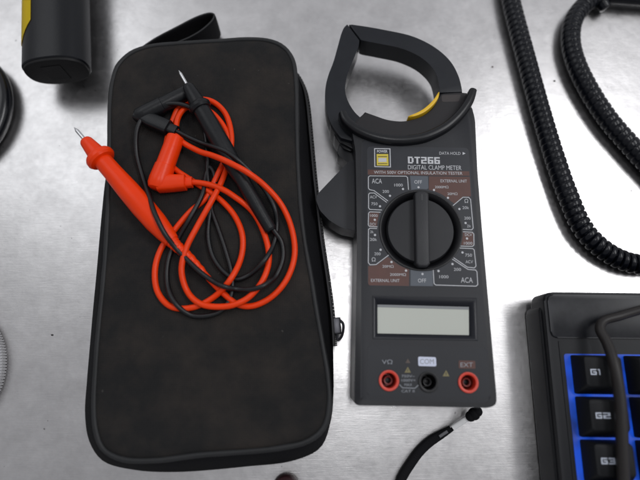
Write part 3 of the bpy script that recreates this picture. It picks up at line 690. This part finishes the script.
# straight cable along the top right edge
bm = NB(); sweep(bm, catmull([P(600, -6, 6), P(612, -4.5, 7), P(630, -3, 7), P(650, -1.5, 7), P(690, 3, 7)], 8), 5.4, seg=16)
o = obj('smooth_cable', bm, M_coil, None, 80); o['label'] = 'short stretch of smooth black cable crossing the extreme top right edge'; o['category'] = 'cable'

# ---------------------------------------------------------------- keyboard
ZK = 24.0
kb = thing('keyboard', 'black keyboard with blue backlight and keys marked G1 G2 G3', 'keyboard', P(620, 400, 0))
c_tl = P(543.2, 292, ZK); c_bl = c_tl+Vector((-.012, -1, 0))
kdir = (c_bl-c_tl).normalized(); kr = Vector((-kdir.y, kdir.x, 0))     # down and right directions of the board
def K(u, v, z=ZK): return Vector((c_tl.x+kr.x*u+kdir.x*v, c_tl.y+kr.y*u+kdir.y*v, z))
def krect(u0, v0, u1, v1): return [K(u0, v0), K(u0, v1), K(u1, v1), K(u1, v0)]
KW, KL = 190, 150
bm = NB(); prism(bm, rounded(krect(-1.0, 6.5, KW+3, KL), 4), 1.2, ZK-5, 1.2, 3, True); obj('base_tray', bm, M_kb, kb)
bm = NB(); prism(bm, rounded(krect(0, 0, KW, KL), 5, 6), 7, ZK, 1.6, 3, True); top = obj('top_case', bm, M_kb, kb)
bm = NB(); prism(bm, rounded(krect(1.6, 1.4, KW-1.6, 24.3), 3.4, 6), ZK-.5, ZK+.9, .7, 3); obj('gloss_strip', bm, M_kbgl, kb)
bm = NB(); prism(bm, krect(5.2, 26.0, 6.0, KL-4), ZK-.4, ZK+.45, .2, 1); obj('side_rib', bm, M_kb, kb)
u0, v0 = 7.5, 32.4; pu, pv = 27.6, 20.6
bm = NB(); prism(bm, rounded(krect(u0, v0, KW-8, KL-4), 1.5), ZK-1, ZK+.25); obj('backlight_plate', bm, M_led, kb)
bm = NB()
first = None
def mk_key(col, row):
    a, b_ = u0+3.0+col*pu, v0+.7+row*pv; w, h = pu-4.6 if col == 0 else 16.6, pv-1.3
    return a, b_, w, h
for row in range(4):
    for col in range(2):
        a, b_, w, h = mk_key(col, row)
        bmk = NB(); lo_ = rounded(krect(a, b_, a+w, b_+h), 1.0, 3); hi_ = rounded(krect(a+2.2, b_+.8, a+w-2.2, b_+h-4.0), 1.6, 3)
        r1 = [Vector((p[0], p[1], ZK+.6)) for p in lo_]; r2 = [Vector((p[0], p[1], ZK+2.2)) for p in lo_]; r3 = [Vector((p[0], p[1], ZK+9.6)) for p in hi_]
        cx = sum((Vector(p) for p in r3), Vector())/len(r3)
        r4 = [Vector((cx.x+(p.x-cx.x)*.93, cx.y+(p.y-cx.y)*.93, ZK+10.0)) for p in r3]
        VR = loft(bmk, [r1, r2, r3, r4]); bmk.faces.new(VR[-1])
        ko = obj('key', bmk, M_key, kb)
        if col == 0 and row < 3:
            bt = NB()
            block(bt, 'G'+'123'[row], lambda x, y: K(a+4.5+x*.60, b_+9.6-y*.56, ZK+10.08))
            obj('key_legend', bt, M_keyl, ko, recalc=False)
bm.free()
# cable lying over the keyboard
bm = NB(); kz = ZK+13
sweep(bm, catmull([P(700, 296, ZK+5), P(665, 304, ZK+6), P(640, 310, ZK+7), P(620, 316, ZK+8), P(603, 321.5, ZK+8), P(600, 329, ZK+9), P(607, 343, ZK+11.5), P(614.5, 366, kz+2), P(620, 400, kz+2), P(622, 440, kz+1), P(623.5, 480, kz), P(624, 520, kz-1)], 10), lambda t: 2.3+.5*min(1, max(0, t-.35)*2.2), seg=16)
o = obj('draped_cable', bm, M_cable, None, 80); o['label'] = 'dark grey cable draped down across the keyboard keys'; o['category'] = 'cable'

# ---------------------------------------------------------------- black and yellow tool at top left
tl = thing('tool_handle', 'black oval tool handle with yellow side stripe at the top left', 'power tool', P(55, 60, 0))
zc, ah, bh = 19.5, 19.5, 13.2
pe = P(57.3, 71.5, zc); pf = P(56.5, -60, zc)
ax = (pf-pe).normalized(); sx = Vector((ax.y, -ax.x, 0)); up = Vector((0, 0, 1))
def tsec(d, s, n=56, pw=2.5):
    out = []
    for k in range(n):
        w = 2*math.pi*k/n; c_, s_ = math.cos(w), math.sin(w)
        x = math.copysign(abs(c_)**(2/pw), c_)*(ah-s); y = math.copysign(abs(s_)**(2/pw), s_)*(bh-s)
        out.append(pe+ax*d+sx*x+up*y)
    return out
bm = NB(); VR = loft(bm, [tsec(.9, .5), tsec(1.6, 0), tsec(40, 0), tsec(120, 0), tsec(170, 0)]); bm.faces.new(VR[-1]); tbod = obj('barrel', bm, M_tool, tl, 30)
bm = NB(); VR = loft(bm, [tsec(-1.0, 2.2), tsec(-.6, 1.1), tsec(.3, .75), tsec(1.5, .8)]); bm.faces.new(VR[-1]); ec = obj('end_cap', bm, M_toole, tl, 30)
bm = NB(); pr = [(-6.5, -7), (5.5, -7), (5.5, 7.5), (-6.5, 7.5)]
V0 = [bm.verts.new(pe+ax*(-1.35)+sx*x+up*y) for x, y in pr]; V1 = [bm.verts.new(pe+ax*(-.5)+sx*x+up*y) for x, y in pr]
bm.faces.new(V0); bm.faces.new(V1[::-1])
for j in range(4): bm.faces.new((V0[j], V0[(j+1) % 4], V1[(j+1) % 4], V1[j]))
bmesh.ops.bevel(bm, geom=list(bm.edges), offset=.3, segments=2, affect='EDGES')
obj('cap_plate', bm, M_toole, ec)
# yellow stripe: strip wrapped on the left flank
bm = NB()
def flank(d, w, off):
    c_, s_ = math.cos(w), math.sin(w); pw = 2.5
    return pe+ax*d+sx*(math.copysign(abs(c_)**(2/pw), c_)*(ah+off))+up*(math.copysign(abs(s_)**(2/pw), s_)*(bh+off))
rows = []
for i in range(13):
    w = R(113+i*7.8); d0 = 17.0+max(0, (4-i))*3.0
    rows.append([bm.verts.new(flank(d, w, .35)) for d in (d0, d0+.4, 45, 90, 169)])
for a, b in zip(rows, rows[1:]):
    for j in range(4): bm.faces.new((a[j], a[j+1], b[j+1], b[j]))
bmesh.ops.solidify(bm, geom=list(bm.faces), thickness=.5)
obj('yellow_stripe', bm, M_toolY, tl, 40)

# ---------------------------------------------------------------- small things at the edges
bm = NB(); rc = P(-42, 110, 6); pts = []
for k in range(60):
    w = 2*math.pi*k/60; pts.append(Vector((rc.x+math.cos(w)*29.5, rc.y+math.sin(w)*36, 6+.6*math.sin(w*2))))
sweep(bm, pts, 4.9, seg=20, closed=True)
lp = obj('cable_ring', bm, mat('ring_pvc', (.0035, .0042, .0065), .24, bump=.1, bscale=300), None, 80); lp['label'] = 'glossy black cable ring cut off by the left edge of the photo'; lp['category'] = 'cable'
gd = thing('ribbed_disc', 'pale grey finely ribbed round object at the lower left edge', 'disc', P(-60, 372, 0))
c = P(-62, 372, 0)
bm = NB(); lathe(bm, Vector((c.x, c.y, 0)), Vector((c.x, c.y, 1)), [(0.05, 37), (.8, 38.5), (3.5, 38.8), (5, 37.6), (5.6, 35), (5.8, 10)], 90); obj('body', bm, M_greyr, gd, 40)
bm = NB()
for k in range(150):
    w = 2*math.pi*k/150
    box(bm, (c.x+math.cos(w)*38.2, c.y+math.sin(w)*38.2, 3), 2.2, .8, 4.4, w)
obj('ribs', bm, M_greyr, gd)
bm = NB(); q = P(286, 488.5, 5)
lathe(bm, Vector((q.x, q.y, 0)), Vector((q.x, q.y, 1)), [(.05, 6), (1, 7), (6, 7.2), (8.5, 6.4), (9.6, 4.5), (10, 1)], 40)
o = obj('dark_red_knob', bm, M_dred, None, 40); o['label'] = 'dark red round knob peeking in at the bottom edge below the case'; o['category'] = 'knob'

for i, (x, y, sz) in enumerate(((554.6, 80.8, .55), (492.5, 66.8, .5), (539, 84, .4), (52, 335, .55))):
    bm = NB(); q = P(x, y, .3)
    bmesh.ops.create_icosphere(bm, subdivisions=2, radius=sz)
    for v in bm.verts: v.co = Vector((v.co.x*1.3, v.co.y*.8, v.co.z*.6))*(1+.35*noise.noise(v.co*3+Vector((i, 0, 0))))+q
    o = obj('crumb', bm, M_toole if i != 1 else M_brown, None, 60)
    o['label'] = ('dark crumb on the steel between the two runs of coiled cord', 'tiny brown crumb on the steel left of the coiled cord',
                  'smallest dark speck on the steel, just right of the left coiled run', 'dark crumb on the steel left of the carrying case')[i]
    o['category'] = 'crumb'; o['group'] = 'crumbs on the steel table'
